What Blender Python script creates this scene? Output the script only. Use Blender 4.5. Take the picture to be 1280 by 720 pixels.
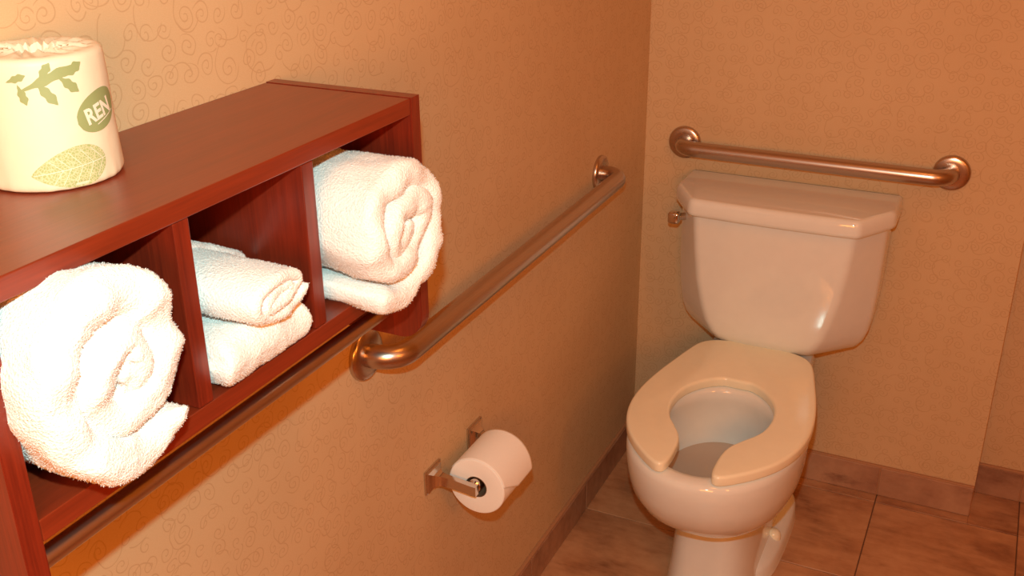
import bpy, bmesh, math, random
import numpy as np
from mathutils import Vector, Matrix, noise

for o in list(bpy.data.objects):
    bpy.data.objects.remove(o)
scn = bpy.context.scene
C = scn.collection
PI = math.pi

# ------------------------------------------------------------------ camera
cam_pos = Vector((0.80466, -2.43871, 1.58804))
R = Vector((0.90229993, 0.43100269, -0.00956587))
U = Vector((-0.16687005, 0.36962818, 0.91407297))
F = Vector((-0.39750373, 0.82317172, -0.40543692))
cd = bpy.data.cameras.new('camera')
cam = bpy.data.objects.new('camera', cd)
C.objects.link(cam)
M = Matrix((R, U, -F)).transposed().to_4x4()
M.translation = cam_pos
cam.matrix_world = M
cd.sensor_width = 36.0
cd.lens = 1318.83 / 1280 * 36.0
cd.clip_start = 0.02
scn.camera = cam

# ------------------------------------------------------------------ world, lights, exposure
w = bpy.data.worlds.new('world')
scn.world = w
w.use_nodes = True
w.node_tree.nodes['Background'].inputs[0].default_value = (0.9, 0.4, 0.15, 1)
w.node_tree.nodes['Background'].inputs[1].default_value = 0.02

def light(name, kind, loc, power, color, size=0.1, size_y=None, rot=(0, 0, 0)):
    l = bpy.data.lights.new(name, kind)
    l.energy = power
    l.color = color
    if kind == 'AREA':
        l.size = size
        if size_y:
            l.shape = 'RECTANGLE'
            l.size_y = size_y
    else:
        l.shadow_soft_size = size
    o = bpy.data.objects.new(name, l)
    C.objects.link(o)
    o.location = loc
    o.rotation_euler = rot
    return o

FLASH = 47.0
CEIL = 3.0
VAN = 19.0
SIDE = 9.0
AMB = (1.0, 0.29, 0.035)
fl = light('camera_flash', 'SPOT', cam_pos + U * 0.12 - R * 0.01, FLASH, (0.62, 0.98, 0.92), 0.014)
fl.data.spot_size = math.radians(110)
fl.data.spot_blend = 0.9
fl.rotation_euler = (F - R * 0.06 - U * 0.05).to_track_quat('-Z', 'Y').to_euler()
light('ceiling_lamp', 'AREA', (0.78, -1.25, 2.40), CEIL, AMB, 0.30)
light('vanity_lamp', 'AREA', (0.95, -3.04, 1.50), VAN, AMB, 0.8, 0.5, (PI / 2, 0, 0))
light('side_fill', 'AREA', (1.93, -2.1, 1.75), SIDE, AMB, 0.5, 0.25, (0, PI / 2, 0))  # added unseen fill from the right, brightens left wall more than back wall

vs = scn.view_settings
vs.view_transform = 'Standard'
vs.look = 'None'
vs.exposure = 0.08
vs.gamma = 1.0
vs.use_curve_mapping = False

# ------------------------------------------------------------------ material helpers
def S(r, g, b):
    f = lambda c: (c / 255 / 12.92) if c / 255 <= 0.04045 else ((c / 255 + 0.055) / 1.055) ** 2.4
    return (f(r), f(g), f(b), 1)

class NT:
    def __init__(s, name):
        s.m = bpy.data.materials.new(name)
        s.m.use_nodes = True
        s.t = s.m.node_tree
        s.b = s.t.nodes['Principled BSDF']
    def n(s, typ, **kw):
        nd = s.t.nodes.new(typ)
        for k, v in kw.items():
            setattr(nd, k, v)
        return nd
    def l(s, a, b):
        s.t.links.new(a, b)
    def math(s, op, a, b=None, c=None):
        nd = s.n('ShaderNodeMath', operation=op)
        for i, v in enumerate((a, b, c)):
            if v is None:
                continue
            if isinstance(v, (int, float)):
                nd.inputs[i].default_value = v
            else:
                s.l(v, nd.inputs[i])
        return nd.outputs[0]
    def noise(s, vec, scale, detail=3, rough=0.5, w=None):
        nd = s.n('ShaderNodeTexNoise')
        nd.inputs['Scale'].default_value = scale
        nd.inputs['Detail'].default_value = detail
        nd.inputs['Roughness'].default_value = rough
        if vec is not None:
            s.l(vec, nd.inputs['Vector'])
        return nd.outputs['Fac']
    def ramp(s, fac, stops):
        nd = s.n('ShaderNodeValToRGB')
        el = nd.color_ramp.elements
        while len(el) < len(stops):
            el.new(0.5)
        for e, (p, c) in zip(el, stops):
            e.position = p
            e.color = c
        s.l(fac, nd.inputs[0])
        return nd.outputs[0]
    def mix(s, fac, a, b, blend='MIX'):
        nd = s.n('ShaderNodeMix', data_type='RGBA', blend_type=blend)
        if isinstance(fac, (int, float)):
            nd.inputs[0].default_value = fac
        else:
            s.l(fac, nd.inputs[0])
        for i, v in ((6, a), (7, b)):
            if isinstance(v, tuple):
                nd.inputs[i].default_value = v
            else:
                s.l(v, nd.inputs[i])
        return nd.outputs[2]
    def bump(s, h, strength, dist=0.001):
        nd = s.n('ShaderNodeBump')
        nd.inputs['Strength'].default_value = strength
        nd.inputs['Distance'].default_value = dist
        s.l(h, nd.inputs['Height'])
        s.l(nd.outputs[0], s.b.inputs['Normal'])
    def set(s, **kw):
        for k, v in kw.items():
            s.b.inputs[k.replace('_', ' ')].default_value = v

def m_wallpaper():
    k = NT('wallpaper')
    g = k.n('ShaderNodeNewGeometry')
    sp = k.n('ShaderNodeSeparateXYZ')
    k.l(g.outputs['Position'], sp.inputs[0])
    u = k.math('ADD', sp.outputs[0], sp.outputs[1])
    cb = k.n('ShaderNodeCombineXYZ')
    k.l(u, cb.inputs[0]); k.l(sp.outputs[2], cb.inputs[1])
    nz = k.n('ShaderNodeTexNoise')
    nz.inputs['Scale'].default_value = 30
    nz.inputs['Detail'].default_value = 1
    k.l(cb.outputs[0], nz.inputs['Vector'])
    off = k.n('ShaderNodeVectorMath', operation='MULTIPLY_ADD')
    k.l(nz.outputs['Color'], off.inputs[0])
    off.inputs[1].default_value = (0.012, 0.012, 0)
    k.l(cb.outputs[0], off.inputs[2])
    def curls(scale, pitch, rmax, rmin, seed):
        sh = k.n('ShaderNodeVectorMath', operation='ADD')
        k.l(off.outputs[0], sh.inputs[0])
        sh.inputs[1].default_value = (seed, seed * 0.7, 0)
        v = k.n('ShaderNodeTexVoronoi', voronoi_dimensions='2D')
        v.inputs['Scale'].default_value = scale
        v.inputs['Randomness'].default_value = 0.55
        k.l(sh.outputs[0], v.inputs['Vector'])
        d = k.n('ShaderNodeVectorMath', operation='SUBTRACT')
        k.l(sh.outputs[0], d.inputs[0]); k.l(v.outputs['Position'], d.inputs[1])
        s2 = k.n('ShaderNodeSeparateXYZ'); k.l(d.outputs[0], s2.inputs[0])
        r = k.n('ShaderNodeVectorMath', operation='LENGTH'); k.l(d.outputs[0], r.inputs[0])
        r = r.outputs['Value']
        a = k.math('DIVIDE', k.math('ARCTAN2', s2.outputs[1], s2.outputs[0]), 2 * PI)
        sc = k.n('ShaderNodeSeparateColor'); k.l(v.outputs['Color'], sc.inputs[0])
        sg = k.math('MULTIPLY_ADD', k.math('GREATER_THAN', sc.outputs[0], 0.5), 2.0, -1.0)
        t = k.math('ADD', k.math('DIVIDE', r, pitch), k.math('MULTIPLY', a, sg))
        t = k.math('FRACT', k.math('ADD', t, 10.0))
        dist = k.math('MULTIPLY', k.math('ABSOLUTE', k.math('SUBTRACT', t, 0.5)), pitch)
        ln = k.n('ShaderNodeMapRange', interpolation_type='SMOOTHSTEP')
        k.l(dist, ln.inputs[0])
        ln.inputs[1].default_value = 0.0003; ln.inputs[2].default_value = 0.0011
        ln.inputs[3].default_value = 1; ln.inputs[4].default_value = 0
        rm = k.math('MULTIPLY_ADD', sc.outputs[1], rmax * 0.5, rmax * 0.65)
        return k.math('MULTIPLY', k.math('MULTIPLY', ln.outputs[0], k.math('LESS_THAN', r, rm)), k.math('GREATER_THAN', r, rmin))
    c1 = curls(34, 0.0075, 0.014, 0.001, 3.3)
    c2 = curls(17, 0.024, 0.030, 0.013, 7.1)
    c = k.math('MAXIMUM', c1, c2)
    fine = k.noise(g.outputs['Position'], 900, 2, 0.6)
    mp = k.n('ShaderNodeMapping'); mp.inputs['Scale'].default_value = (260, 900, 1)
    k.l(cb.outputs[0], mp.inputs[0])
    weave = k.noise(mp.outputs[0], 1.0, 2, 0.6)
    soft = k.noise(g.outputs['Position'], 5, 2)
    base = k.ramp(soft, [(0.3, S(206, 178, 136)), (0.7, S(213, 186, 145))])
    base = k.mix(k.math('MULTIPLY', fine, 0.42), base, S(176, 136, 98))
    base = k.mix(k.math('MULTIPLY', weave, 0.2), base, S(246, 222, 190))
    col = k.mix(k.math('MULTIPLY', c, 0.28), base, S(150, 98, 56))
    k.l(col, k.b.inputs['Base Color'])
    k.set(Roughness=0.62)
    k.b.inputs['Specular IOR Level'].default_value = 0.35
    k.bump(k.math('ADD', k.math('MULTIPLY', fine, 0.5), weave), 0.25, 0.0006)
    return k.m

def m_tile(name, a, b, c):
    k = NT(name)
    tc = k.n('ShaderNodeTexCoord')
    oi = k.n('ShaderNodeObjectInfo')
    ad = k.n('ShaderNodeVectorMath', operation='ADD')
    sc = k.n('ShaderNodeVectorMath', operation='SCALE')
    k.l(tc.outputs['Object'], ad.inputs[0])
    cv = k.n('ShaderNodeCombineXYZ')
    k.l(oi.outputs['Random'], cv.inputs[0]); k.l(oi.outputs['Random'], cv.inputs[1])
    k.l(cv.outputs[0], sc.inputs[0]); sc.inputs['Scale'].default_value = 37.0
    k.l(sc.outputs[0], ad.inputs[1])
    big = k.noise(ad.outputs[0], 5, 5, 0.62)
    mp = k.n('ShaderNodeMapping'); mp.inputs['Scale'].default_value = (5, 16, 10)
    mp.inputs['Rotation'].default_value = (0, 0, 0.5)
    k.l(ad.outputs[0], mp.inputs[0])
    vein = k.noise(mp.outputs[0], 1.0, 7, 0.7)
    col = k.ramp(big, [(0.32, a), (0.52, b), (0.7, c)])
    col = k.mix(k.ramp(vein, [(0.42, (0, 0, 0, 1)), (0.62, (0.6, 0.6, 0.6, 1))]), col, c)
    col = k.mix(k.ramp(vein, [(0.30, (0.7, 0.7, 0.7, 1)), (0.40, (0, 0, 0, 1))]), col, a)
    k.l(col, k.b.inputs['Base Color'])
    rr = k.math('MULTIPLY_ADD', big, 0.2, 0.32)
    k.l(rr, k.b.inputs['Roughness'])
    k.bump(k.math('ADD', big, vein), 0.25, 0.002)
    return k.m

def m_wood(name, axis, dark, light_, rough=0.32):
    k = NT(name)
    tc = k.n('ShaderNodeTexCoord')
    mp = k.n('ShaderNodeMapping')
    s = [60, 60, 60]; s[axis] = 2.5
    mp.inputs['Scale'].default_value = s
    k.l(tc.outputs['Object'], mp.inputs[0])
    g1 = k.noise(mp.outputs[0], 1.0, 5, 0.65)
    mp2 = k.n('ShaderNodeMapping')
    s = [420, 420, 420]; s[axis] = 14
    mp2.inputs['Scale'].default_value = s
    k.l(tc.outputs['Object'], mp2.inputs[0])
    g2 = k.noise(mp2.outputs[0], 1.0, 2, 0.6)
    f = k.math('ADD', k.math('MULTIPLY', g1, 0.6), k.math('MULTIPLY', g2, 0.4))
    col = k.ramp(f, [(0.32, dark), (0.66, light_)])
    k.l(col, k.b.inputs['Base Color'])
    k.set(Roughness=rough)
    k.b.inputs['Coat Weight'].default_value = 0.25
    k.b.inputs['Coat Roughness'].default_value = 0.3
    k.bump(g2, 0.12, 0.0004)
    return k.m

def m_towel():
    k = NT('white_terry')
    tc = k.n('ShaderNodeTexCoord')
    v = k.n('ShaderNodeTexVoronoi'); v.inputs['Scale'].default_value = 420
    k.l(tc.outputs['Object'], v.inputs['Vector'])
    n1 = k.noise(tc.outputs['Object'], 260, 3, 0.6)
    col = k.ramp(n1, [(0.3, S(240, 238, 236)), (0.6, S(248, 247, 246))])
    k.l(col, k.b.inputs['Base Color'])
    k.set(Roughness=1.0)
    k.b.inputs['Specular IOR Level'].default_value = 0.1
    k.b.inputs['Sheen Weight'].default_value = 0.25
    k.bump(k.math('ADD', v.outputs['Distance'], n1), 0.5, 0.0018)
    return k.m

def m_towel_border():
    k = NT('woven_border')
    tc = k.n('ShaderNodeTexCoord')
    mp = k.n('ShaderNodeMapping'); mp.inputs['Rotation'].default_value = (0.7, 0.5, 0.8)
    k.l(tc.outputs['Object'], mp.inputs[0])
    w_ = k.n('ShaderNodeTexWave'); w_.inputs['Scale'].default_value = 75
    w_.inputs['Distortion'].default_value = 0.6
    k.l(mp.outputs[0], w_.inputs['Vector'])
    col = k.mix(w_.outputs['Fac'], S(206, 206, 216), S(240, 240, 244))
    k.l(col, k.b.inputs['Base Color'])
    k.set(Roughness=0.95)
    k.bump(w_.outputs['Fac'], 0.8, 0.002)
    return k.m

def m_simple(name, col, rough=0.5, metal=0.0, bump=None, **kw):
    k = NT(name)
    tc = k.n('ShaderNodeTexCoord')
    nz = k.noise(tc.outputs['Object'], bump[0] if bump else 40, 3)
    c2 = tuple(min(1, x * 0.94) for x in col[:3]) + (1,)
    k.l(k.mix(nz, col, c2), k.b.inputs['Base Color'])
    k.set(Roughness=rough, Metallic=metal)
    if bump:
        k.bump(nz, bump[1], bump[2])
    for a, b in kw.items():
        k.b.inputs[a.replace('_', ' ')].default_value = b
    return k.m

def m_brushed(axis):
    k = NT('brushed_steel_%s' % 'xyz'[axis])
    tc = k.n('ShaderNodeTexCoord')
    mp = k.n('ShaderNodeMapping')
    s = [1500, 1500, 1500]; s[axis] = 8
    mp.inputs['Scale'].default_value = s
    k.l(tc.outputs['Object'], mp.inputs[0])
    nz = k.noise(mp.outputs[0], 1.0, 2)
    k.l(k.mix(nz, S(205, 190, 180), S(176, 162, 152)), k.b.inputs['Base Color'])
    k.set(Metallic=1.0, Roughness=0.3)
    k.bump(nz, 0.12, 0.0002)
    return k.m

WALL = m_wallpaper()
TILE = m_tile('stone_floor_tile', S(128, 84, 58), S(176, 128, 92), S(204, 160, 122))
BTILE = m_tile('stone_base_tile', S(120, 82, 62), S(158, 118, 94), S(184, 146, 118))
GROUT = m_simple('grout', S(110, 80, 58), 0.9, bump=(300, 0.3, 0.001))
CAULK = m_simple('caulk', S(176, 132, 98), 0.6)
CEILM = m_simple('ceiling_paint', S(226, 214, 196), 0.9, bump=(200, 0.2, 0.001))
WOODY = m_wood('cherry_stain_long', 1, S(108, 35, 16), S(136, 48, 22))
WOODX = m_wood('cherry_stain_deep', 0, S(98, 32, 20), S(142, 56, 34))
WOODZ = m_wood('cherry_stain_upright', 2, S(88, 22, 11), S(132, 41, 20))
TOWEL = m_towel()
k = NT('terry_pile')
tr_ = k.n('ShaderNodeBsdfTranslucent'); tr_.inputs[0].default_value = (0.92, 0.92, 0.91, 1)
df_ = k.n('ShaderNodeBsdfDiffuse'); df_.inputs[0].default_value = (0.92, 0.92, 0.91, 1)
mx_ = k.n('ShaderNodeMixShader'); mx_.inputs[0].default_value = 0.5
k.l(df_.outputs[0], mx_.inputs[1]); k.l(tr_.outputs[0], mx_.inputs[2])
k.l(mx_.outputs[0], k.t.nodes['Material Output'].inputs['Surface'])
PILE = k.m
BORDER = m_towel_border()
STX = m_brushed(0)
STY = m_brushed(1)
STZ = m_simple('brushed_flange', S(200, 184, 172), 0.27, 1.0)
RODM = m_simple('polished_rod', S(214, 198, 180), 0.3, 1.0)
CHROME = m_simple('chrome', S(214, 204, 196), 0.12, 1.0)
DARK = m_simple('dark_gap', S(30, 22, 18), 0.7)
PORC = m_simple('porcelain', S(232, 238, 236), 0.06, 0.0, None)
PORC.node_tree.nodes['Principled BSDF'].inputs['Coat Weight'].default_value = 0.4
SEATM = m_simple('seat_plastic', S(248, 246, 222), 0.16, 0.0, None)
PAPER = m_simple('toilet_paper', S(246, 247, 244), 0.95, bump=(500, 0.3, 0.0008))
CARD = m_simple('cardboard', S(120, 98, 78), 0.9, bump=(200, 0.3, 0.001))
WRAP = m_simple('wrapping_paper', S(232, 220, 194), 0.55, bump=(60, 0.2, 0.002))
INKG = m_simple('green_ink', S(146, 158, 106), 0.6)
INKL = None
INKW = m_simple('pale_lettering', S(236, 226, 208), 0.6)

def m_leafink():
    k = NT('leaf_ink')
    tc = k.n('ShaderNodeTexCoord')
    v = k.n('ShaderNodeTexVoronoi', feature='DISTANCE_TO_EDGE'); v.inputs['Scale'].default_value = 420
    k.l(tc.outputs['Object'], v.inputs['Vector'])
    n1 = k.noise(tc.outputs['Object'], 500, 2)
    f = k.ramp(v.outputs['Distance'], [(0.02, (1, 1, 1, 1)), (0.16, (0, 0, 0, 1))])
    c = k.mix(n1, S(146, 166, 104), S(178, 186, 132))
    k.l(k.mix(k.math('MULTIPLY', f, 0.6), c, S(226, 218, 186)), k.b.inputs['Base Color'])
    k.set(Roughness=0.6)
    return k.m
INKL = m_leafink()

k = NT('water')
k.l(k.mix(k.noise(None, 6, 2), (0.66, 0.54, 0.44, 1), (0.62, 0.51, 0.42, 1)), k.b.inputs['Base Color'])
k.set(Roughness=0.03, IOR=1.33)
k.b.inputs['Transmission Weight'].default_value = 0.12
WATER = k.m

# ------------------------------------------------------------------ object helpers
def obj(name, bm, mat, parent=None, smooth=None, loc=None):
    me = bpy.data.meshes.new(name)
    bmesh.ops.recalc_face_normals(bm, faces=bm.faces)
    bm.to_mesh(me)
    bm.free()
    for mm in (mat if isinstance(mat, (list, tuple)) else [mat]):
        me.materials.append(mm)
    if smooth is not None:
        me.polygons.foreach_set('use_smooth', [True] * len(me.polygons))
        if smooth < 179:
            me.set_sharp_from_angle(angle=math.radians(smooth))
    o = bpy.data.objects.new(name, me)
    C.objects.link(o)
    if parent:
        o.parent = parent
        # keep world coordinates: meshes are written in world space
        o.matrix_parent_inverse = Matrix.Identity(4)
        wl = Vector(loc) if loc else Vector()
        o.location = wl - abs_loc(parent)
    elif loc:
        o.location = loc
    return o

def abs_loc(o):
    v = Vector()
    while o:
        v += o.location
        o = o.parent
    return v

def thing(name, label, cat, loc, group=None):
    o = bpy.data.objects.new(name, None)
    C.objects.link(o)
    o.empty_display_size = 0.05
    o.location = loc
    o['label'] = label
    o['category'] = cat
    if group:
        o['group'] = group
    return o

def structure(o, label=None):
    o['kind'] = 'structure'
    if label:
        o['label'] = label
    return o

def box(bm, x0, x1, y0, y1, z0, z1, bev=0.0, seg=2):
    r = bmesh.ops.create_cube(bm, size=1.0)
    vs_ = r['verts']
    for v in vs_:
        v.co = Vector(((x0 + x1) / 2 + v.co.x * (x1 - x0), (y0 + y1) / 2 + v.co.y * (y1 - y0), (z0 + z1) / 2 + v.co.z * (z1 - z0)))
    if bev > 0:
        es = list({e for v in vs_ for e in v.link_edges})
        bmesh.ops.bevel(bm, geom=es, offset=bev, segments=seg, affect='EDGES', profile=0.5)
    return bm

def rings(bm, rs, close=True, cap0=True, cap1=True):
    """rs: list of lists of Vector, each the same length; skins consecutive rings"""
    V = [[bm.verts.new(p) for p in r] for r in rs]
    n = len(rs[0])
    for a, b in zip(V[:-1], V[1:]):
        for i in range(n if close else n - 1):
            j = (i + 1) % n
            bm.faces.new((a[i], a[j], b[j], b[i]))
    if cap0:
        bm.faces.new(V[0])
    if cap1:
        bm.faces.new(V[-1])
    return V

def sweep(bm, path, rad, seg=24, caps=True, sq=None):
    """tube along path; rad float or list"""
    P = [Vector(p) for p in path]
    T = []
    for i in range(len(P)):
        a = P[max(0, i - 1)]; b = P[min(len(P) - 1, i + 1)]
        T.append((b - a).normalized())
    up = Vector((0, 0, 1)) if abs(T[0].z) < 0.9 else Vector((1, 0, 0))
    nrm = (up - T[0] * up.dot(T[0])).normalized()
    rs = []
    for i, (p, t) in enumerate(zip(P, T)):
        nrm = (nrm - t * nrm.dot(t)).normalized()
        bn = t.cross(nrm)
        r = rad[i] if isinstance(rad, (list, tuple)) else rad
        rs.append([p + (nrm * math.cos(2 * PI * k_ / seg) + bn * math.sin(2 * PI * k_ / seg)) * r for k_ in range(seg)])
    rings(bm, rs, cap0=caps, cap1=caps)
    return bm

def lathe(bm, prof, origin, axis, seg=48, caps=(True, True)):
    """prof: (r, h) pairs along axis from origin"""
    ax = Vector(axis).normalized()
    up = Vector((0, 0, 1)) if abs(ax.z) < 0.9 else Vector((1, 0, 0))
    a = ax.cross(up).normalized(); b = ax.cross(a)
    o = Vector(origin)
    rs = [[o + ax * h + (a * math.cos(2 * PI * i / seg) + b * math.sin(2 * PI * i / seg)) * r for i in range(seg)] for r, h in prof]
    rings(bm, rs, cap0=caps[0], cap1=caps[1])
    return bm

# ------------------------------------------------------------------ room shell
XR, YN, HC = 1.98, -3.1, 2.44
XO, YR_ = 0.881, 0.118
WZ = 0.0
def slab(name, *b, mat=WALL):
    bm = bmesh.new()
    box(bm, *b)
    return structure(obj(name, bm, mat))
slab('wall_left', -0.1, 0.0, YN - 0.1, 0.22, 0.0, HC)
slab('wall_back', 0.0, XO, 0.0, 0.22, 0.0, HC)
slab('wall_recess', XO, XR, YR_, 0.22, 0.0, HC)
slab('wall_right', XR, XR + 0.1, YN - 0.1, 0.22, 0.0, HC)
slab('wall_rear', 0.0, XR, YN - 0.1, YN, 0.0, HC)
slab('ceiling', -0.1, XR + 0.1, YN - 0.1, 0.22, HC, HC + 0.1, mat=CEILM)
floor = slab('floor', -0.1, XR + 0.1, YN - 0.1, 0.22, -0.08, -0.0025, mat=GROUT)

# floor tiles: 0.33 m grid with recessed grout joints
T = 0.33
G = 0.0025
random.seed(4)
tile_cache = {}
def tile_mesh(sx, sy, sz, mat, bev):
    key = (round(sx, 4), round(sy, 4), round(sz, 4), mat.name)
    if key not in tile_cache:
        bm = bmesh.new()
        box(bm, -sx / 2, sx / 2, -sy / 2, sy / 2, -sz / 2, sz / 2, bev, 1)
        me = bpy.data.meshes.new('tile')
        bm.to_mesh(me); bm.free()
        me.materials.append(mat)
        tile_cache[key] = me
    return tile_cache[key]
xs = [0.0] + [0.331 * i for i in range(1, 6)] + [XR]
ys = [YN] + [-0.042 - 0.33 * i for i in range(9, -1, -1)] + [YR_]
ys = [YN] + [y for y in ys[1:]if y > YN + 0.02]
for i in range(len(xs) - 1):
    for j in range(len(ys) - 1):
        x0, x1, y0, y1 = xs[i], xs[i + 1], ys[j], ys[j + 1]
        if y1 > 0 and x0 < XO:
            if x1 <= XO:
                y1 = 0.0
            else:  # the tile that rounds the outer corner: cut in two strips
                me = tile_mesh(XO - x0 - G, 0.0 - y0 - G, 0.008, TILE, 0.001)
                o = bpy.data.objects.new('tile', me); C.objects.link(o); o.parent = floor
                o.location = ((x0 + XO) / 2, y0 / 2, -0.004)
                x0 = XO - G
        me = tile_mesh(x1 - x0 - G, y1 - y0 - G, 0.008, TILE, 0.001)
        o = bpy.data.objects.new('tile', me)
        C.objects.link(o); o.parent = floor
        o.location = ((x0 + x1) / 2, (y0 + y1) / 2, -0.004 + random.uniform(-0.0003, 0.0003))

# baseboards: stone tiles along each wall, caulk line on top
HB = 0.082
def baseboard(name, a, b, fixed, along, joints, sign):
    """along 0: runs in x at y=fixed; along 1: runs in y at x=fixed; sign: towards the room"""
    th = 0.010
    bm = bmesh.new()
    lo, hi = sorted((fixed, fixed + sign * th * 0.85))
    if along == 0:
        box(bm, a, b, lo, hi, 0.0, HB + 0.0035, 0.0012, 1)
    else:
        box(bm, lo, hi, a, b, 0.0, HB + 0.0035, 0.0012, 1)
    root = structure(obj(name, bm, CAULK))
    js = [a] + [j for j in joints if a + 0.01 < j < b - 0.01] + [b]
    for p, q in zip(js[:-1], js[1:]):
        L = q - p - 0.0022
        me = tile_mesh(L, th, HB - 0.002, BTILE, 0.0012) if along == 0 else tile_mesh(th, L, HB - 0.002, BTILE, 0.0012)
        o = bpy.data.objects.new('tile', me); C.objects.link(o); o.parent = root
        c = fixed + sign * (th / 2 + 0.0004)
        o.location = ((p + q) / 2, c, HB / 2) if along == 0 else (c, (p + q) / 2, HB / 2)
    return root
baseboard('baseboard_left', YN, 0.0, 0.0, 1, [-0.378 - 0.33 * i for i in range(8, -1, -1)], 1)
baseboard('baseboard_back', 0.011, XO, 0.0, 0, [0.331, 0.661], -1)
baseboard('baseboard_recess', XO, XR, YR_, 0, [0.99, 1.32, 1.65], -1)
baseboard('baseboard_right', YN, YR_ - 0.011, XR, 1, [YN + 0.33 * i for i in range(1, 10)], -1)

# ------------------------------------------------------------------ grab bars
def grab_bar(label, a, b, out, axis_mat):
    """a, b: flange centres on the wall, out: wall normal"""
    a = Vector(a); b = Vector(b); n = Vector(out)
    t = thing('grab_bar', label, 'grab bar', tuple((a + b) / 2), None)
    so, rb = 0.0562, 0.040
    d = (b - a).normalized()
    path = [a + n * 0.002, a + n * 0.006, a + n * (so - rb)]
    for i in range(1, 13):
        th = PI / 2 * i / 12
        path.append(a + n * (so - rb) + d * rb + (-d * math.cos(th) + n * math.sin(th)) * rb)
    L = (b - a).length
    for i in range(1, 8):
        path.append(a + n * so + d * (rb + (L - 2 * rb) * i / 8))
    for i in range(0, 13):
        th = PI / 2 * i / 12
        path.append(b + n * (so - rb) - d * rb + (d * math.sin(th) + n * math.cos(th)) * rb)
    path += [b + n * 0.006, b + n * 0.002]
    bm = bmesh.new()
    sweep(bm, path, 0.0185, 32)
    obj('bar', bm, axis_mat, t, 60)
    for c in (a, b):
        bm = bmesh.new()
        lathe(bm, [(0.0395, 0.0), (0.0402, 0.002), (0.0400, 0.006), (0.0385, 0.009), (0.034, 0.0112), (0.026, 0.0122), (0.0195, 0.0125)], c, n, 48)
        f = obj('flange', bm, STZ, t, 60)
    return t
grab_bar('long brushed steel grab bar on the left wall from the wooden shelf to the corner',
         (0, -1.281, 0.866), (0, -0.321, 0.866), (1, 0, 0), STY)
grab_bar('short brushed steel grab bar on the back wall above the toilet tank',
         (0.102, 0, 0.865), (0.712, 0, 0.865), (0, -1, 0), STX)

# ------------------------------------------------------------------ wooden towel shelf
SD, TP = 0.200, 0.0188
ZT, TT, ZB, BB, ZP = 1.306, 0.0192, 1.111, 1.0915, 1.0026
YRt, YL = -1.422, -2.024
yd = (-1.8064, -1.6288)
shelf = thing('towel_shelf', 'dark cherry wood wall shelf with three open compartments and a thin metal rod below', 'shelf', (0.0, (YRt + YL) / 2, ZP))
def side(y1):
    bm = bmesh.new()
    r = 0.032
    pts = [(0.0, ZT), (SD, ZT), (SD, ZP + r)]
    for i in range(1, 9):
        a = PI / 2 * i / 8
        pts.append((SD - r + r * math.cos(a), ZP + r - r * math.sin(a)))
    pts.append((0.0, ZP))
    f = bm.faces.new([bm.verts.new((x, y1 - TP, z)) for x, z in pts])
    e = bmesh.ops.extrude_face_region(bm, geom=[f])
    for v in e['geom']:
        if isinstance(v, bmesh.types.BMVert):
            v.co.y += TP
    es = [ed for ed in bm.edges if len(ed.link_faces) == 2 and ed.calc_face_angle(0) > 1.0]
    bmesh.ops.bevel(bm, geom=es, offset=0.0008, segments=2, affect='EDGES')
    return obj('side_panel', bm, WOODZ, shelf)
side(YRt)
side(YL + TP)
e_ = 0.0004
bm = bmesh.new(); box(bm, 0.0, SD - 0.0006, YL + TP + e_, YRt - TP - e_ - 0.0006, ZT - TT, ZT - 0.0006, 0.0011); obj('top_panel', bm, WOODY, shelf)
bm = bmesh.new(); box(bm, 0.0, SD - 0.0006, YL + TP + e_, YRt - TP - e_, BB, ZB, 0.0008); obj('bottom_panel', bm, WOODY, shelf)
for y in yd:
    bm = bmesh.new(); box(bm, 0.0, SD - 0.0012, y - TP, y, ZB + e_, ZT - TT - e_, 0.0009); obj('divider', bm, WOODZ, shelf)
bm = bmesh.new()
sweep(bm, [(0.160, YL + TP, 1.0455), (0.160, (YL + YRt) / 2, 1.0455), (0.160, YRt - TP, 1.0455)], 0.0092, 24)
rod = obj('towel_rod', bm, RODM, shelf, 60)
rod['label'] = 'thin metal rod under the compartments'

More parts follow.
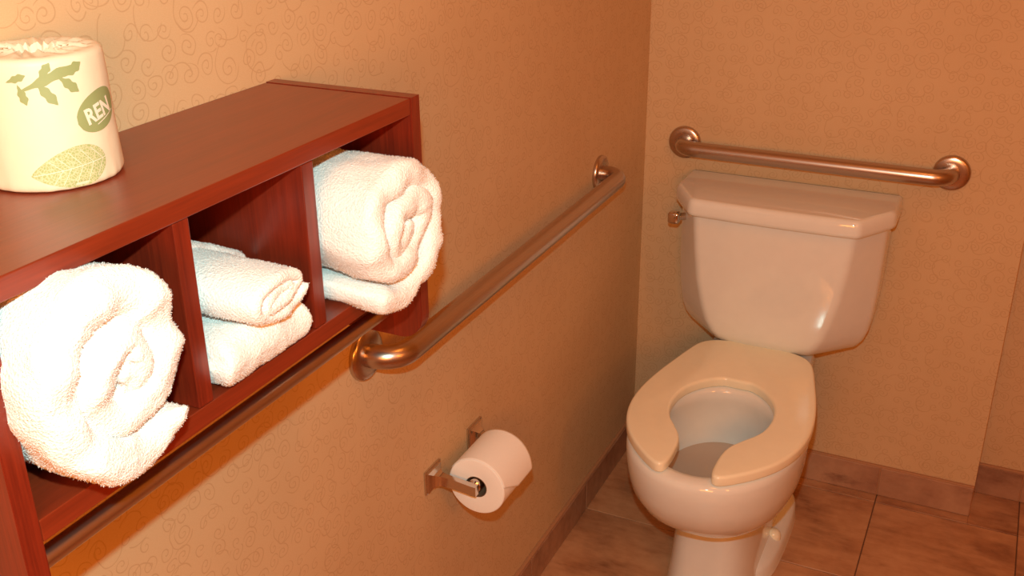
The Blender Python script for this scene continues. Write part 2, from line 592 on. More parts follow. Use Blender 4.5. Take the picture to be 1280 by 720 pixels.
# ------------------------------------------------------------------ towels
def fuzz(parent, n, length=0.0019, seed=1, xmin=None):
    me = parent.data
    me.calc_loop_triangles()
    vs_ = np.empty(len(me.vertices) * 3); me.vertices.foreach_get('co', vs_); vs_ = vs_.reshape(-1, 3)
    tr = np.empty(len(me.loop_triangles) * 3, dtype=int); me.loop_triangles.foreach_get('vertices', tr); tr = tr.reshape(-1, 3)
    if xmin is not None:
        tr = tr[vs_[tr].mean(1)[:, 0] > xmin]
    A = vs_[tr[:, 0]]; B_ = vs_[tr[:, 1]]; D = vs_[tr[:, 2]]
    nr = np.cross(B_ - A, D - A); ar = np.linalg.norm(nr, axis=1) + 1e-12
    rng = np.random.default_rng(seed)
    idx = rng.choice(len(tr), n, p=ar / ar.sum())
    u = rng.random((n, 1)); v = rng.random((n, 1)); fl_ = (u + v) > 1
    u = np.where(fl_, 1 - u, u); v = np.where(fl_, 1 - v, v)
    p = A[idx] + (B_[idx] - A[idx]) * u + (D[idx] - A[idx]) * v
    nn = nr[idx] / ar[idx][:, None]
    d = nn + rng.normal(0, 0.4, (n, 3)); d /= np.linalg.norm(d, axis=1)[:, None]
    sd_ = np.cross(d, rng.normal(0, 1, (n, 3))); sd_ /= np.linalg.norm(sd_, axis=1)[:, None]
    L = length * rng.uniform(0.5, 1.15, (n, 1)); wd = 0.00035
    p = p - nn * 0.0006
    verts = np.empty((n, 4, 3))
    verts[:, 0] = p - sd_ * wd; verts[:, 1] = p + sd_ * wd
    verts[:, 2] = p + d * L + sd_ * wd * 0.6; verts[:, 3] = p + d * L - sd_ * wd * 0.6
    m2 = bpy.data.meshes.new('terry_pile')
    m2.from_pydata(verts.reshape(-1, 3).tolist(), [], [tuple(range(4 * i, 4 * i + 4)) for i in range(n)])
    m2.materials.append(PILE)
    m2.update()
    o = bpy.data.objects.new('terry_pile', m2); C.objects.link(o); o.parent = parent
    o['kind'] = 'stuff'
    return o

def sheet(name, path, half, x0, x1, root, seed, jitter=0.006, puff=0.0035, nloop=36, skew=None, fz=26000, border=None, taper=None, flare=None, shear=None, parent=None):
    """thick folded towel layer: path in (y, z), swept cross-section with round ends in x. root: (x,y,z) of the thing"""
    P = [Vector((0, a, b)) for a, b in path]
    # resample evenly
    L = [0]
    for a, b in zip(P[:-1], P[1:]):
        L.append(L[-1] + (b - a).length)
    N = max(40, int(L[-1] / 0.0045))
    Q = []
    k_ = 0
    for i in range(N):
        s = L[-1] * i / (N - 1)
        while k_ < len(L) - 2 and L[k_ + 1] < s:
            k_ += 1
        f = (s - L[k_]) / max(1e-9, L[k_ + 1] - L[k_])
        Q.append(P[k_].lerp(P[k_ + 1], f))
    rs = []
    for i, q in enumerate(Q):
        t = (Q[min(N - 1, i + 1)] - Q[max(0, i - 1)]).normalized()
        n = Vector((0, -t.z, t.y))
        s = i / (N - 1)
        e = min(1, min(i, N - 1 - i) / 4.0)
        h = half * (0.35 + 0.65 * math.sqrt(e * (2 - e)))
        if taper:
            h *= taper(s)
        nz = noise.noise(Vector((s * L[-1] * 26, seed * 7.3, 0)))
        nz2 = noise.noise(Vector((s * L[-1] * 60, seed * 3.1, 5)))
        xf = x1 + jitter * nz * 1.6 + jitter * 0.5 * nz2 + (skew(s) if skew else 0)
        ring = []
        for j in range(nloop):
            a = 2 * PI * j / nloop
            ca, sa = math.cos(a), math.sin(a)
            # rounded slab section: straight flanks, round fold at the front and back
            flat = (xf - x0) / 2 - h
            # arc-length-like distribution
            if j < nloop // 2:
                u_ = j / (nloop // 2 - 1)
                if u_ < 0.5:
                    xx = x0 + h + (2 * flat) * (u_ / 0.5) ** 0.8; off = h
                else:
                    b_ = (u_ - 0.5) / 0.5 * PI / 2
                    xx = xf - h + h * math.sin(b_) * 1.0; off = h * math.cos(b_)
            else:
                u_ = (j - nloop // 2) / (nloop - nloop // 2)
                if u_ < 0.5:
                    b_ = PI / 2 - (u_ / 0.5) * PI / 2
                    xx = xf - h + h * math.sin(b_); off = -h * math.cos(b_)
                    if u_ == 0:
                        off = -h * 0.12
                else:
                    xx = x0 + h + (2 * flat) * ((1 - u_) / 0.5) ** 0.8; off = -h
            p = q + n * off
            p.x = xx
            ring.append(p)
        rs.append(ring)
    bm = bmesh.new()
    rings(bm, rs)
    for v in bm.verts:
        c = v.co
        d = Vector((noise.noise(c * 34 + Vector((seed, 0, 0))), noise.noise(c * 34 + Vector((0, seed, 9))), noise.noise(c * 34 + Vector((5, 0, seed)))))
        d2 = Vector((noise.noise(c * 90 + Vector((seed, 3, 0))), noise.noise(c * 90 + Vector((0, seed, 4))), noise.noise(c * 90 + Vector((1, 0, seed)))))
        fr = min(1, max(0, (c.x - x0) / 0.08))
        v.co = c + d * puff * (0.3 + fr) + d2 * puff * 0.35
    if flare:
        for v in bm.verts:
            f = min(1, max(0, (v.co.x - 0.10) / (x1 - 0.10)))
            f = 1 + (flare[2]) * f * f * (3 - 2 * f)
            v.co.y = flare[0] + (v.co.y - flare[0]) * f
            v.co.z = flare[1] + (v.co.z - flare[1]) * f
    if shear:
        for v in bm.verts:
            v.co.y += shear[0] * (v.co.x - x1); v.co.z += shear[1] * (v.co.x - x1)
    bmesh.ops.recalc_face_normals(bm, faces=bm.faces)
    if border:
        for f in bm.faces:
            cx = f.calc_center_median().x
            if border[0] < cx < border[1]:
                f.material_index = 1
    me = bpy.data.meshes.new(name)
    bm.to_mesh(me); bm.free()
    me.materials.append(TOWEL); me.materials.append(BORDER)
    me.polygons.foreach_set('use_smooth', [True] * len(me.polygons))
    o = bpy.data.objects.new(name, me)
    C.objects.link(o)
    # origin to the base of the towel
    me.transform(Matrix.Translation(-Vector(root)))
    o.location = root
    if parent:
        o.parent = parent
        o.location = Vector(root) - abs_loc(parent)
    fuzz(o, fz, seed=seed, xmin=0.0)
    return o

def spiral(cy, cz, ay, az, half, turns, start, tilt=0.0, flat_in=1.0, direction=1, hold_=0.5, wob=0.0, end_=1.0, thin=False):
    """from outside to inside; the core gets flatter (flat_in<1)"""
    pts = []
    n = int(turns * 60)
    gap = 2 * half * 0.93
    for i in range(n + 1):
        t = i / 60.0
        th = start + direction * 2 * PI * t
        fr = t % 1.0
        q_ = min(1, max(0, (fr - hold_) / (1 - hold_)))
        d = gap * (int(t) + q_ * q_ * (3 - 2 * q_) * end_)
        if t >= 1:
            d -= gap * (1 - end_) * max(0, 1 - (t - 1) / 0.35)
        if thin and t < 0.2:
            d -= half * 0.5 * (1 - t / 0.2)
        a = max(0.006, ay - half - d); b = max(0.004, az - half - d)
        # core flattening along the tilted axis
        s = min(1, t / turns)
        fa = 1.0 + (1 - flat_in) * s * 0.5
        fb = 1.0 - (1 - flat_in) * s
        ct, st = math.cos(tilt * s), math.sin(tilt * s)
        rr = 1 + wob * math.sin(3 * th + 1.0)
        y = a * fa * math.cos(th - tilt * s) * rr
        z = b * fb * math.sin(th - tilt * s) * rr
        pts.append((cy + y * ct - z * st, cz + y * st + z * ct))
    return pts

# left: big rolled bath towel
pL = spiral(-1.934, 1.205, 0.0715, 0.0850, 0.0178, 2.15, math.radians(-42), tilt=math.radians(62), flat_in=0.62, direction=-1, wob=0.012, hold_=0.66, end_=0.62, thin=True)
tw = sheet('bath_towel', pL, 0.0178, 0.012, 0.242, (0.12, -1.936, ZB), 3, 0.007, 0.0042, 44, fz=46000, border=(0.03, 0.145), flare=(-1.936, 1.15, 0.08), taper=lambda s: min(1, 0.5 + s / 0.24))
tw['label'] = 'large puffy rolled white bath towel filling the compartment nearest the wrapped roll'
tw['category'] = 'towel'
# right: rolled bath towel
pR = spiral(-1.549, 1.195, 0.0765, 0.0825, 0.0138, 2.5, math.radians(-128), tilt=math.radians(36), flat_in=0.3, direction=1, wob=0.02)
tw = sheet('bath_towel', pR, 0.0140, 0.012, 0.252, (0.12, -1.549, ZB), 8, 0.005, 0.0034, 44, fz=46000, flare=(-1.549, 1.262, 0.08))
tw['label'] = 'large rolled white bath towel in the compartment nearest the grab bar'
tw['category'] = 'towel'
# middle: folded hand towel with a rolled washcloth on it
pm = [(-1.798, 1.1395), (-1.77, 1.1385), (-1.72, 1.1375), (-1.672, 1.137)]
tw = sheet('hand_towel', pm, 0.0245, 0.012, 0.214, (0.12, -1.74, ZB), 5, 0.003, 0.0024, 44, fz=17000)
tw['label'] = 'folded white hand towel lying flat in the middle compartment under the washcloth'
tw['category'] = 'towel'
pc = [(-1.762, 1.232), (-1.745, 1.226), (-1.70, 1.205), (-1.655, 1.180)]
cn = sheet('folded_corner', pc, 0.0055, 0.05, 0.125, (0.09, -1.70, 1.205), 15, 0.003, 0.0015, 24, fz=5000, parent=tw)
pw = spiral(-1.726, 1.1885, 0.0450, 0.0285, 0.0070, 2.05, math.radians(-12), tilt=math.radians(20), flat_in=0.75, direction=-1)
tw = sheet('washcloth', pw, 0.0062, 0.015, 0.226, (0.12, -1.74, 1.17), 6, 0.003, 0.0016, 36, fz=16000, shear=(0.15, -0.10))
tw['label'] = 'small rolled white washcloth on top of the folded hand towel'
tw['category'] = 'washcloth'

# ------------------------------------------------------------------ wrapped spare roll on the shelf
RC = Vector((0.054, -1.806, ZT))
RR, RH = 0.0565, 0.111
roll = thing('wrapped_toilet_roll', 'spare toilet roll wrapped in cream paper printed with green leaves on top of the shelf', 'toilet roll', tuple(RC))
def wrap_r(th, z):
    u_ = z / RH
    r = RR * (1.0 - 0.045 * u_)
    r += 0.0007 * noise.noise(Vector((math.cos(th) * 3, math.sin(th) * 3, z * 30)))
    r += 0.0016 * max(0, 1 - z / 0.02) * noise.noise(Vector((math.cos(th) * 5, math.sin(th) * 5, 3.0)))
    e = 0.006
    if z < e:
        r -= 0.004 * (1 - math.sqrt(max(0, 1 - ((e - z) / e) ** 2)))
    if z > RH - e:
        r -= 0.006 * (1 - math.sqrt(max(0, 1 - ((z - RH + e) / e) ** 2)))
    return r
bm = bmesh.new()
NS = 180
rs = []
for z in [0, 0.001, 0.002, 0.0035, 0.005, 0.008] + [0.012 + 0.0075 * i for i in range(12)] + [RH - 0.006, RH - 0.004, RH - 0.0025, RH - 0.001, RH]:
    rs.append([RC + Vector((wrap_r(2 * PI * i / NS, z) * math.cos(2 * PI * i / NS), wrap_r(2 * PI * i / NS, z) * math.sin(2 * PI * i / NS), z)) for i in range(NS)])
rt = wrap_r(0, RH)
for q in [0.93, 0.86, 0.78, 0.7, 0.6, 0.5, 0.42, 0.36, 0.33, 0.30, 0.26]:
    ring = []
    for i in range(NS):
        th = 2 * PI * i / NS
        # radial gathers of the twisted paper, skewed into a swirl
        ph = th * 17 + (1 - q) * 7.0 + 3.0 * noise.noise(Vector((math.cos(th) * 2, math.sin(th) * 2, q * 2)))
        amp = 0.0024 * min(1, (1 - q) * 4) * (0.5 + 0.7 * abs(noise.noise(Vector((math.cos(th) * 4, math.sin(th) * 4, 1)))) * 2)
        z = RH + amp * (abs((ph / PI) % 2 - 1) * 2 - 1) + 0.0015 * noise.noise(Vector((th * 1.5, q * 4, 2)))
        if q < 0.4:
            z -= (0.4 - q) * 0.16
        rr = rt * q
        ring.append(RC + Vector((rr * math.cos(th), rr * math.sin(th), z)))
    rs.append(ring)
rings(bm, rs)
wrapper = obj('wrapper', bm, WRAP, roll, 40)
TH0 = math.atan2(cam_pos.y - RC.y, cam_pos.x - RC.x)
def on_roll(u_, v_, lift=0.0004):
    """u along the circumference in metres from the side facing the room, v height"""
    th = TH0 + u_ / RR
    v_ = min(max(v_, 0.001), RH - 0.0004)
    r = wrap_r(th, v_) + lift
    return RC + Vector((r * math.cos(th), r * math.sin(th), v_))
def strip(name, upper, lower, cen, ang, length, n, mat, lift=0.0004, parent=None, rows=6):
    bm = bmesh.new()
    ca, sa = math.cos(ang), math.sin(ang)
    g_ = []
    for i in range(n + 1):
        s = i / n
        row = []
        for j in range(rows + 1):
            a = s * length - length / 2
            b = lower(s) + (upper(s) - lower(s)) * j / rows
            row.append(bm.verts.new(on_roll(cen[0] + a * ca - b * sa, cen[1] + a * sa + b * ca, lift)))
        g_.append(row)
    for i in range(n):
        for j in range(rows):
            try:
                bm.faces.new((g_[i][j], g_[i + 1][j], g_[i + 1][j + 1], g_[i][j + 1]))
            except Exception:
                pass
    bmesh.ops.remove_doubles(bm, verts=bm.verts, dist=1e-5)
    o = obj(name, bm, mat, parent or wrapper)
    return o
leafw = lambda s: 0.0175 * (math.sin(PI * min(1, (1 - s) ** 0.72)) ** 0.75 if 0 < s < 1 else 0)
o = strip('printed_leaf', leafw, lambda s: -leafw(s) * 1.0, (0.012, 0.0185), 0.10, 0.066, 36, INKL)
o['label'] = 'pale green veined leaf print'
veinm = INKW
bm = bmesh.new()
def ink_line(bm, p, q, wd, lift=0.0007, n=10):
    p = Vector(p); q = Vector(q); d = (q - p); nn = Vector((-d.y, d.x)).normalized() * wd / 2
    prev = None
    for i in range(n + 1):
        c = p + d * i / n
        a = bm.verts.new(on_roll(c.x + nn.x, c.y + nn.y, lift)); b = bm.verts.new(on_roll(c.x - nn.x, c.y - nn.y, lift))
        if prev:
            bm.faces.new((prev[0], a, b, prev[1]))
        prev = (a, b)
def leaf_pt(s, b):
    a = s * 0.066 - 0.033
    return (0.012 + a * math.cos(0.1) - b * math.sin(0.1), 0.0185 + a * math.sin(0.1) + b * math.cos(0.1))
ink_line(bm, leaf_pt(0.03, 0), leaf_pt(1.0, 0), 0.0006)
for s in (0.25, 0.35, 0.5, 0.65, 0.8):
    for sg in (1, -1):
        ink_line(bm, leaf_pt(s + 0.14, 0), leaf_pt(s, sg * leafw(s) * 0.85), 0.0004)
obj('leaf_vein', bm, INKW, wrapper)
# lobed leaf sprig at the top
def lobe(cen, ang, L, W, nm):
    f = lambda s: W * math.sin(PI * s ** 1.35) ** 0.8 * (1 + 0.18 * math.sin(s * 19)) if 0 < s < 1 else 0
    o = strip(nm, f, lambda s: -f(s), cen, ang, L, 18, INKG, 0.0004, wrapper, 3)
    return o
for cen, ang, L, W in [((0.005, 0.094), 0.35, 0.052, 0.0042), ((0.003, 0.083), -0.95, 0.026, 0.0042), ((0.022, 0.088), -0.75, 0.022, 0.0042),
                       ((0.027, 0.099), 0.45, 0.022, 0.0042), ((-0.016, 0.083), -1.3, 0.018, 0.0035), ((0.004, 0.100), 0.9, 0.018, 0.0036), ((-0.019, 0.096), 0.3, 0.018, 0.003)]:
    lobe(cen, ang, L, W, 'printed_lobed_leaf')
# green oval badge with the visible letters
ov = lambda s: 0.0165 * math.sqrt(max(0, 1 - (2 * s - 1) ** 2))
OC = (0.0485, 0.0615)
OA = 0.30
o = strip('printed_oval', ov, lambda s: -ov(s), OC, OA, 0.052, 30, INKG, 0.0004)
o['label'] = 'green oval badge'
fc = bpy.data.curves.new('lettering', 'FONT')
fc.body = 'REN'
fc.size = 0.0185
fc.offset = 0.0006
fc.resolution_u = 3
fo = bpy.data.objects.new('lettering_source', fc)
C.objects.link(fo)
bpy.context.view_layer.update()
tm = bpy.data.meshes.new_from_object(fo.evaluated_get(bpy.context.evaluated_depsgraph_get()))
bpy.data.objects.remove(fo)
bm = bmesh.new(); bm.from_mesh(tm)
bmesh.ops.triangulate(bm, faces=bm.faces)
bmesh.ops.subdivide_edges(bm, edges=[e for e in bm.edges if e.calc_length() > 0.004], cuts=2)
for v in bm.verts:
    a = v.co.x - 0.0205; b = v.co.y - 0.0062
    a *= 0.92
    v.co = on_roll(OC[0] + 0.001 + a * math.cos(OA - 0.08) - b * math.sin(OA - 0.08), OC[1] + a * math.sin(OA - 0.08) + b * math.cos(OA - 0.08), 0.0009)
obj('printed_lettering', bm, INKW, wrapper)
bm = bmesh.new()
ink_line(bm, (OC[0] - 0.006, OC[1] - 0.0115), (OC[0] + 0.018, OC[1] - 0.0035), 0.0008, 0.0009)
obj('printed_underline', bm, INKW, wrapper)

# ------------------------------------------------------------------ toilet paper holder and roll
hold = thing('toilet_paper_holder', 'chrome toilet paper holder with two square posts on the left wall below the grab bar', 'paper holder', (0, -1.026, 0.543))
TX, TZ = 0.075, 0.532
def frustum(bm, c, sx, sy0, sz0, sy1, sz1, x0, x1, bev=0.0):
    a = [Vector((x0, c[0] + i * sy0, c[1] + j * sz0)) for i, j in ((-1, -1), (1, -1), (1, 1), (-1, 1))]
    b = [Vector((x1, c[0] + i * sy1, c[1] + j * sz1)) for i, j in ((-1, -1), (1, -1), (1, 1), (-1, 1))]
    rings(bm, [a, b])
for yc, sg in ((-1.104, -1), (-0.946, 1)):
    bm = bmesh.new()
    frustum(bm, (yc, 0.541), 0, 0.0265, 0.0235, 0.0265, 0.0235, 0.0, 0.005)
    bmesh.ops.bevel(bm, geom=[e for e in bm.edges], offset=0.0012, segments=2, affect='EDGES')
    pl = obj('mounting_plate', bm, CHROME, hold)
    bm = bmesh.new()
    rs = []
    for x, hy, hz in ((0.004, 0.0235, 0.0205), (0.0075, 0.0225, 0.0195), (0.011, 0.014, 0.0135), (0.016, 0.0085, 0.0105), (0.024, 0.006, 0.0095), (0.05, 0.0055, 0.0095), (0.078, 0.0055, 0.0095), (0.086, 0.0055, 0.0095)):
        zc = 0.541 - 0.009 * min(1, max(0, (x - 0.01) / 0.06))
        yy = yc + (-sg) * 0.006 * min(1, max(0, (x - 0.01) / 0.03))
        rs.append([Vector((x, yy + i * hy, zc + j * hz)) for i, j in ((-1, -1), (1, -1), (1, 1), (-1, 1))])
    rings(bm, rs)
    bmesh.ops.bevel(bm, geom=[e for e in bm.edges if e.calc_face_angle(0) > 0.8], offset=0.0012, segments=2, affect='EDGES')
    obj('arm', bm, CHROME, hold, 30)
bm = bmesh.new()
lathe(bm, [(0.004, 0.0), (0.009, 0.003), (0.0125, 0.006), (0.0125, 0.055), (0.0115, 0.056), (0.0115, 0.132), (0.009, 0.135), (0.004, 0.138)], (TX, -1.094, TZ), (0, 1, 0), 24)
obj('spindle', bm, CHROME, hold, 40)

tp = thing('toilet_paper_roll', 'white toilet paper roll with folded end hanging on the chrome holder', 'toilet roll', (TX, -1.025, TZ - 0.011))
TR = 0.0540
TC = Vector((TX, -1.080, TZ - 0.0060))
bm = bmesh.new()
prof = [(0.0205, 0.0005), (0.023, 0.0), (0.05, 0.0), (0.0528, 0.0006), (TR, 0.0022)] + [(TR - (0.0003 if i % 2 else 0.0), 0.006 + 0.0068 * i) for i in range(15)] + [(TR, 0.107), (0.0528, 0.1095), (0.05, 0.110), (0.023, 0.110), (0.0205, 0.1095)]
lathe(bm, prof, TC, (0, 1, 0), 96, (False, False))
obj('paper', bm, PAPER, tp, 35)
bm = bmesh.new()
lathe(bm, [(0.0207, 0.001), (0.0205, 0.0), (0.0195, 0.0), (0.0195, 0.11), (0.0205, 0.11), (0.0207, 0.109)], TC, (0, 1, 0), 48, (False, False))
obj('cardboard_core', bm, CARD, tp, 35)
# loose end: last sheet over the front with a folded point
bm = bmesh.new()
gg = []
NA, NY = 40, 24
for j in range(NY + 1):
    v = j / NY
    aend = math.radians(12 - 24 * min(1, v / 0.45)) if v < 0.45 else math.radians(-12)
    lift = 0.0045 * min(1, v / 0.45) ** 2
    row = []
    for i in range(NA + 1):
        a = math.radians(150) + (aend - math.radians(150)) * i / NA
        r = TR + 0.0009 + lift * max(0, (i / NA - 0.72) / 0.28) ** 2
        row.append(bm.verts.new(TC + Vector((r * math.cos(a), 0.001 + v * 0.108, r * math.sin(a)))))
    gg.append(row)
for j in range(NY):
    for i in range(NA):
        bm.faces.new((gg[j][i], gg[j][i + 1], gg[j + 1][i + 1], gg[j + 1][i]))
o = obj('loose_sheet', bm, PAPER, tp, 60)
md = o.modifiers.new('thick', 'SOLIDIFY'); md.thickness = 0.0006; md.offset = 0

# ------------------------------------------------------------------ toilet
XC = 0.3645
toilet = thing('toilet', 'cream porcelain two piece toilet with open front seat and no lid in the corner', 'toilet', (XC, -0.42, 0.0))
def half_poly(points, sub=2):
    """mirror a half outline (x>=0) to a closed loop around x=0, then round it"""
    full = [(x, y) for x, y in points] + [(-x, y) for x, y in reversed(points) if abs(x) > 1e-6]
    for _ in range(sub):
        q = []
        n = len(full)
        for i in range(n):
            a = full[i]; b = full[(i + 1) % n]
            q.append((a[0] * 0.75 + b[0] * 0.25, a[1] * 0.75 + b[1] * 0.25))
            q.append((a[0] * 0.25 + b[0] * 0.75, a[1] * 0.25 + b[1] * 0.75))
        full = q
    return full
def offset_loop(loop, d):
    n = len(loop); out = []
    area = sum(loop[i][0] * loop[(i + 1) % n][1] - loop[(i + 1) % n][0] * loop[i][1] for i in range(n))
    s = 1 if area > 0 else -1
    for i in range(n):
        a = Vector(loop[i - 1]); b = Vector(loop[(i + 1) % n])
        t = (b - a)
        if t.length < 1e-9:
            out.append(loop[i]); continue
        t.normalize()
        nn = Vector((-t.y, t.x)) * s
        out.append((loop[i][0] + nn.x * d, loop[i][1] + nn.y * d))
    return out
def plate(bm, loop, z0, z1, rt_, rb, cx=XC):
    lev = []
    for i in range(5):
        a = PI / 2 * i / 4
        lev.append((z0 + rb * (1 - math.sin(a)) if rb else z0, rb * (1 - math.cos(PI / 2 - a)) if rb else 0))
    lev = [(z0 + rb - rb * math.cos(PI / 2 * i / 4), rb - rb * math.sin(PI / 2 * i / 4)) for i in range(5)] if rb else [(z0, 0)]
    lev += [(z1 - rt_ + rt_ * math.sin(PI / 2 * i / 5), rt_ - rt_ * math.cos(PI / 2 * i / 5)) for i in range(6)]
    rs = [[Vector((cx + x, y, z)) for x, y in offset_loop(loop, d)] for z, d in lev]
    rings(bm, rs)
# seat
half_seat = [(0, -.196), (.06, -.198), (.105, -.210), (.132, -.236), (.145, -.28), (.160, -.345), (.176, -.415), (.187, -.49), (.188, -.56), (.177, -.62), (.157, -.67), (.130, -.71),
             (.10, -.742), (.075, -.764), (.058, -.773), (.046, -.766), (.042, -.74), (.043, -.69), (.050, -.655), (.070, -.622), (.092, -.590), (.103, -.555), (.106, -.51), (.098, -.465), (.08, -.43), (.055, -.402), (.028, -.386), (0.012, -.388)]
full = half_seat + [(-x, y) for x, y in reversed(half_seat[1:])]
def chaikin(full, k_):
    for _ in range(k_):
        q = []
        n = len(full)
        for i in range(n):
            a = full[i]; b = full[(i + 1) % n]
            q.append((a[0] * 0.75 + b[0] * 0.25, a[1] * 0.75 + b[1] * 0.25))
            q.append((a[0] * 0.25 + b[0] * 0.75, a[1] * 0.25 + b[1] * 0.75))
        full = q
    return full
loop = chaikin(full, 2)
bm = bmesh.new()
plate(bm, loop, 0.4335, 0.4555, 0.0065, 0.003)
obj('seat', bm, SEATM, toilet, 50)
# bowl: outer loft, rim, inside basin
NB = 96
rim_half = [(0, -.04), (.10, -.04), (.116, -.08), (.122, -.2), (.135, -.27), (.155, -.36), (.172, -.44), (.180, -.53), (.174, -.60), (.156, -.67), (.125, -.725), (.085, -.762), (.045, -.779), (0, -.783)]
rim = half_poly(rim_half, 2)
CY = -0.50
def polar(loop, cy=CY, n=NB):
    out = []
    m_ = len(loop)
    for i in range(n):
        a = 2 * PI * i / n
        d = Vector((math.cos(a), math.sin(a)))
        best = 0
        for j in range(m_):
            p = Vector((loop[j][0], loop[j][1] - cy)); q = Vector((loop[(j + 1) % m_][0], loop[(j + 1) % m_][1] - cy))
            e = q - p
            den = d.x * e.y - d.y * e.x
            if abs(den) < 1e-12:
                continue
            t = (p.x * e.y - p.y * e.x) / den
            u_ = (p.x * d.y - p.y * d.x) / den
            if t > 0 and -1e-6 <= u_ <= 1 + 1e-6:
                best = max(best, t)
        out.append((best * d.x, cy + best * d.y))
    return out
rimP = polar(rim)
F0, B0, W0 = -.783, -.04, .180
def boxy(n_=3.6):
    out = []
    for i in range(NB):
        a = 2 * PI * i / NB
        c, s = math.cos(a), math.sin(a)
        r = (abs(c) ** n_ + abs(s) ** n_) ** (-1 / n_)
        out.append((r * c, r * s))
    return out
BX = boxy()
def ring_at(z, Fy, By, wd, bl):
    out = []
    for (x, y), (bx_, by_) in zip(rimP, BX):
        ex = x * wd / W0; ey = By + (y - B0) * (Fy - By) / (F0 - B0)
        qx = bx_ * wd; qy = (Fy + By) / 2 + by_ * (By - Fy) / 2
        out.append(Vector((XC + ex * (1 - bl) + qx * bl, ey * (1 - bl) + qy * bl, z)))
    return out
table = [(0.0, -.600, -.10, .103, 1), (0.01, -.598, -.10, .102, 1), (0.06, -.588, -.10, .098, 1), (0.12, -.580, -.10, .0945, 1), (0.17, -.577, -.10, .0925, 1), (.193, -.583, -.10, .0945, .95), (.205, -.598, -.095, .101, .7),
         (.218, -.625, -.09, .112, .4), (.235, -.665, -.08, .131, .2), (.258, -.702, -.07, .149, .08), (.285, -.735, -.06, .163, 0), (.32, -.762, -.05, .174, 0), (.355, -.777, -.042, .180, 0), (.39, -.784, -.04, .182, 0),
         (.415, -.786, -.04, .182, 0), (.425, -.783, -.042, .180, 0), (.430, -.777, -.046, .176, 0)]
rs = [ring_at(*t_) for t_ in table]
basin = [(.4325, -.570, .146, .192), (.431, -.570, .134, .181), (.424, -.570, .129, .176), (.405, -.570, .128, .175), (.392, -.569, .131, .177), (.36, -.566, .130, .174), (.33, -.560, .123, .165), (.302, -.555, .114, .154), (.275, -.545, .098, .122), (.245, -.525, .074, .082), (.22, -.505, .055, .055), (.18, -.49, .042, .045), (.14, -.49, .036, .04), (.11, -.49, .02, .025)]
for z, cy, ax, ay in basin:
    rs.append([Vector((XC + ax * math.cos(2 * PI * i / NB), cy + ay * math.sin(2 * PI * i / NB), z)) for i in range(NB)])
bm = bmesh.new()
rings(bm, rs)
bowl = obj('bowl', bm, PORC, toilet, 70)
bm = bmesh.new()
lathe(bm, [(0.1, 0)], (0, 0, 0), (0, 0, 1)) if False else None
vv = [bm.verts.new((XC + 0.1135 * math.cos(2 * PI * i / 64), -.555 + 0.1535 * math.sin(2 * PI * i / 64), 0.3005)) for i in range(64)]
bm.faces.new(vv)
wt = obj('water', bm, WATER, bowl)
if wt.data.polygons[0].normal.z < 0:
    wt.data.flip_normals()
# base flange with bolt caps
bm = bmesh.new()
fl_loop = chaikin([(-.126, -.17), (-.128, -.34), (-.108, -.43), (-.08, -.50), (.08, -.50), (.122, -.46), (.132, -.36), (.130, -.17), (.10, -.12), (-.10, -.12)], 2)
lev = [(0.0, -0.002), (0.012, 0.0), (0.028, 0.002), (0.036, 0.006), (0.042, 0.016), (0.062, 0.045)]
rings(bm, [[Vector((XC + x, y, z)) for x, y in offset_loop(fl_loop, d)] for z, d in lev])
obj('base_flange', bm, PORC, toilet, 50)
for sg in (1, -1):
    bm = bmesh.new()
    lathe(bm, [(0.0165, 0.0), (0.0165, 0.010), (0.0145, 0.017), (0.010, 0.0225), (0.004, 0.0245)], (XC + sg * 0.106, -0.345, 0.036), (0, 0, 1), 32)
    obj('bolt_cap', bm, SEATM, toilet, 60)
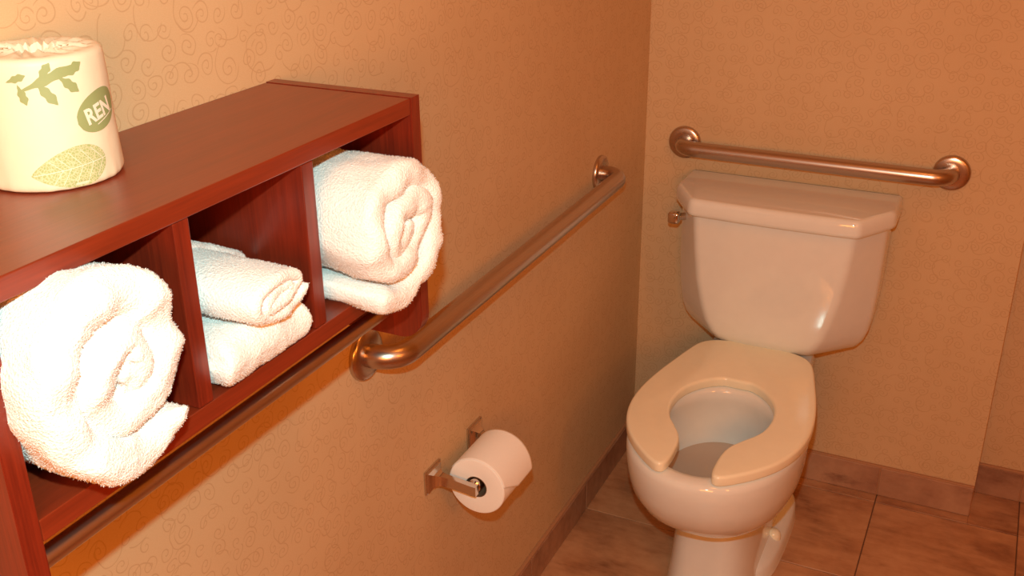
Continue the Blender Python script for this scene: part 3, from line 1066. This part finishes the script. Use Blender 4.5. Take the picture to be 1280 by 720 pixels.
# tank
XT = 0.3725
def fillet(lp, rr, m=6):
    out = []
    n = len(lp)
    for i in range(n):
        p = Vector(lp[i]); a = Vector(lp[i - 1]); b = Vector(lp[(i + 1) % n])
        la = min(rr, (a - p).length * 0.45); lb = min(rr, (b - p).length * 0.45)
        p0 = p + (a - p).normalized() * la; p2 = p + (b - p).normalized() * lb
        for k_ in range(m):
            t = k_ / (m - 1)
            q = p0 * (1 - t) ** 2 + p * 2 * t * (1 - t) + p2 * t * t
            out.append((q.x, q.y))
    return out
def tank_ring(z, ws, wf, yf, yb=-0.024, inset=0.0, ysd=None):
    ysd = ysd if ysd is not None else yf + 0.095
    base = [(0, yb), (ws, yb), (ws, ysd), (wf, yf), (wf * .5, yf - .004), (0, yf - .0055)]
    lp = [(x, y) for x, y in base] + [(-x, y) for x, y in reversed(base[1:-1])]
    lp = fillet(lp, 0.014)
    if inset:
        lp = offset_loop(lp, inset)
    return [Vector((XT + x, y, z)) for x, y in lp]
rs = []
tt = [(.437, .165, .085, -.165), (.432 + .012, .186, .098, -.188), (.455, .202, .108, -.203), (.475, .214, .120, -.211), (.50, .222, .132, -.215), (.54, .228, .145, -.217), (.60, .2325, .159, -.218), (.68, .2345, .170, -.217), (.765, .2355, .178, -.216)]
for z, ws, wf, yf in tt:
    rs.append(tank_ring(z, ws, wf, yf))
bm = bmesh.new(); rings(bm, rs)
obj('tank', bm, PORC, toilet, 60)
bm = bmesh.new()
lev = [(.762, 0.012), (.7625, 0.004), (.765, 0.001), (.772, 0.0), (.786, 0.001), (.794, 0.003), (.799, 0.006), (.8015, 0.010), (.802, 0.014)]
rings(bm, [tank_ring(z, .250, .187, -.233, -0.002, d, -.130) for z, d in lev])
obj('tank_lid', bm, PORC, toilet, 60)
# flush lever on the left front chamfer of the tank
lev_ = bpy.data.objects
bm = bmesh.new()
box(bm, 0.120, 0.147, -0.178, -0.154, 0.715, 0.743, 0.006, 4)
fh = obj('flush_lever', bm, CHROME, toilet, 60)
bm = bmesh.new()
sweep(bm, [(0.140, -0.160, 0.729), (0.165, -0.140, 0.729)], 0.009, 20)
obj('lever_stem', bm, CHROME, fh, 60)
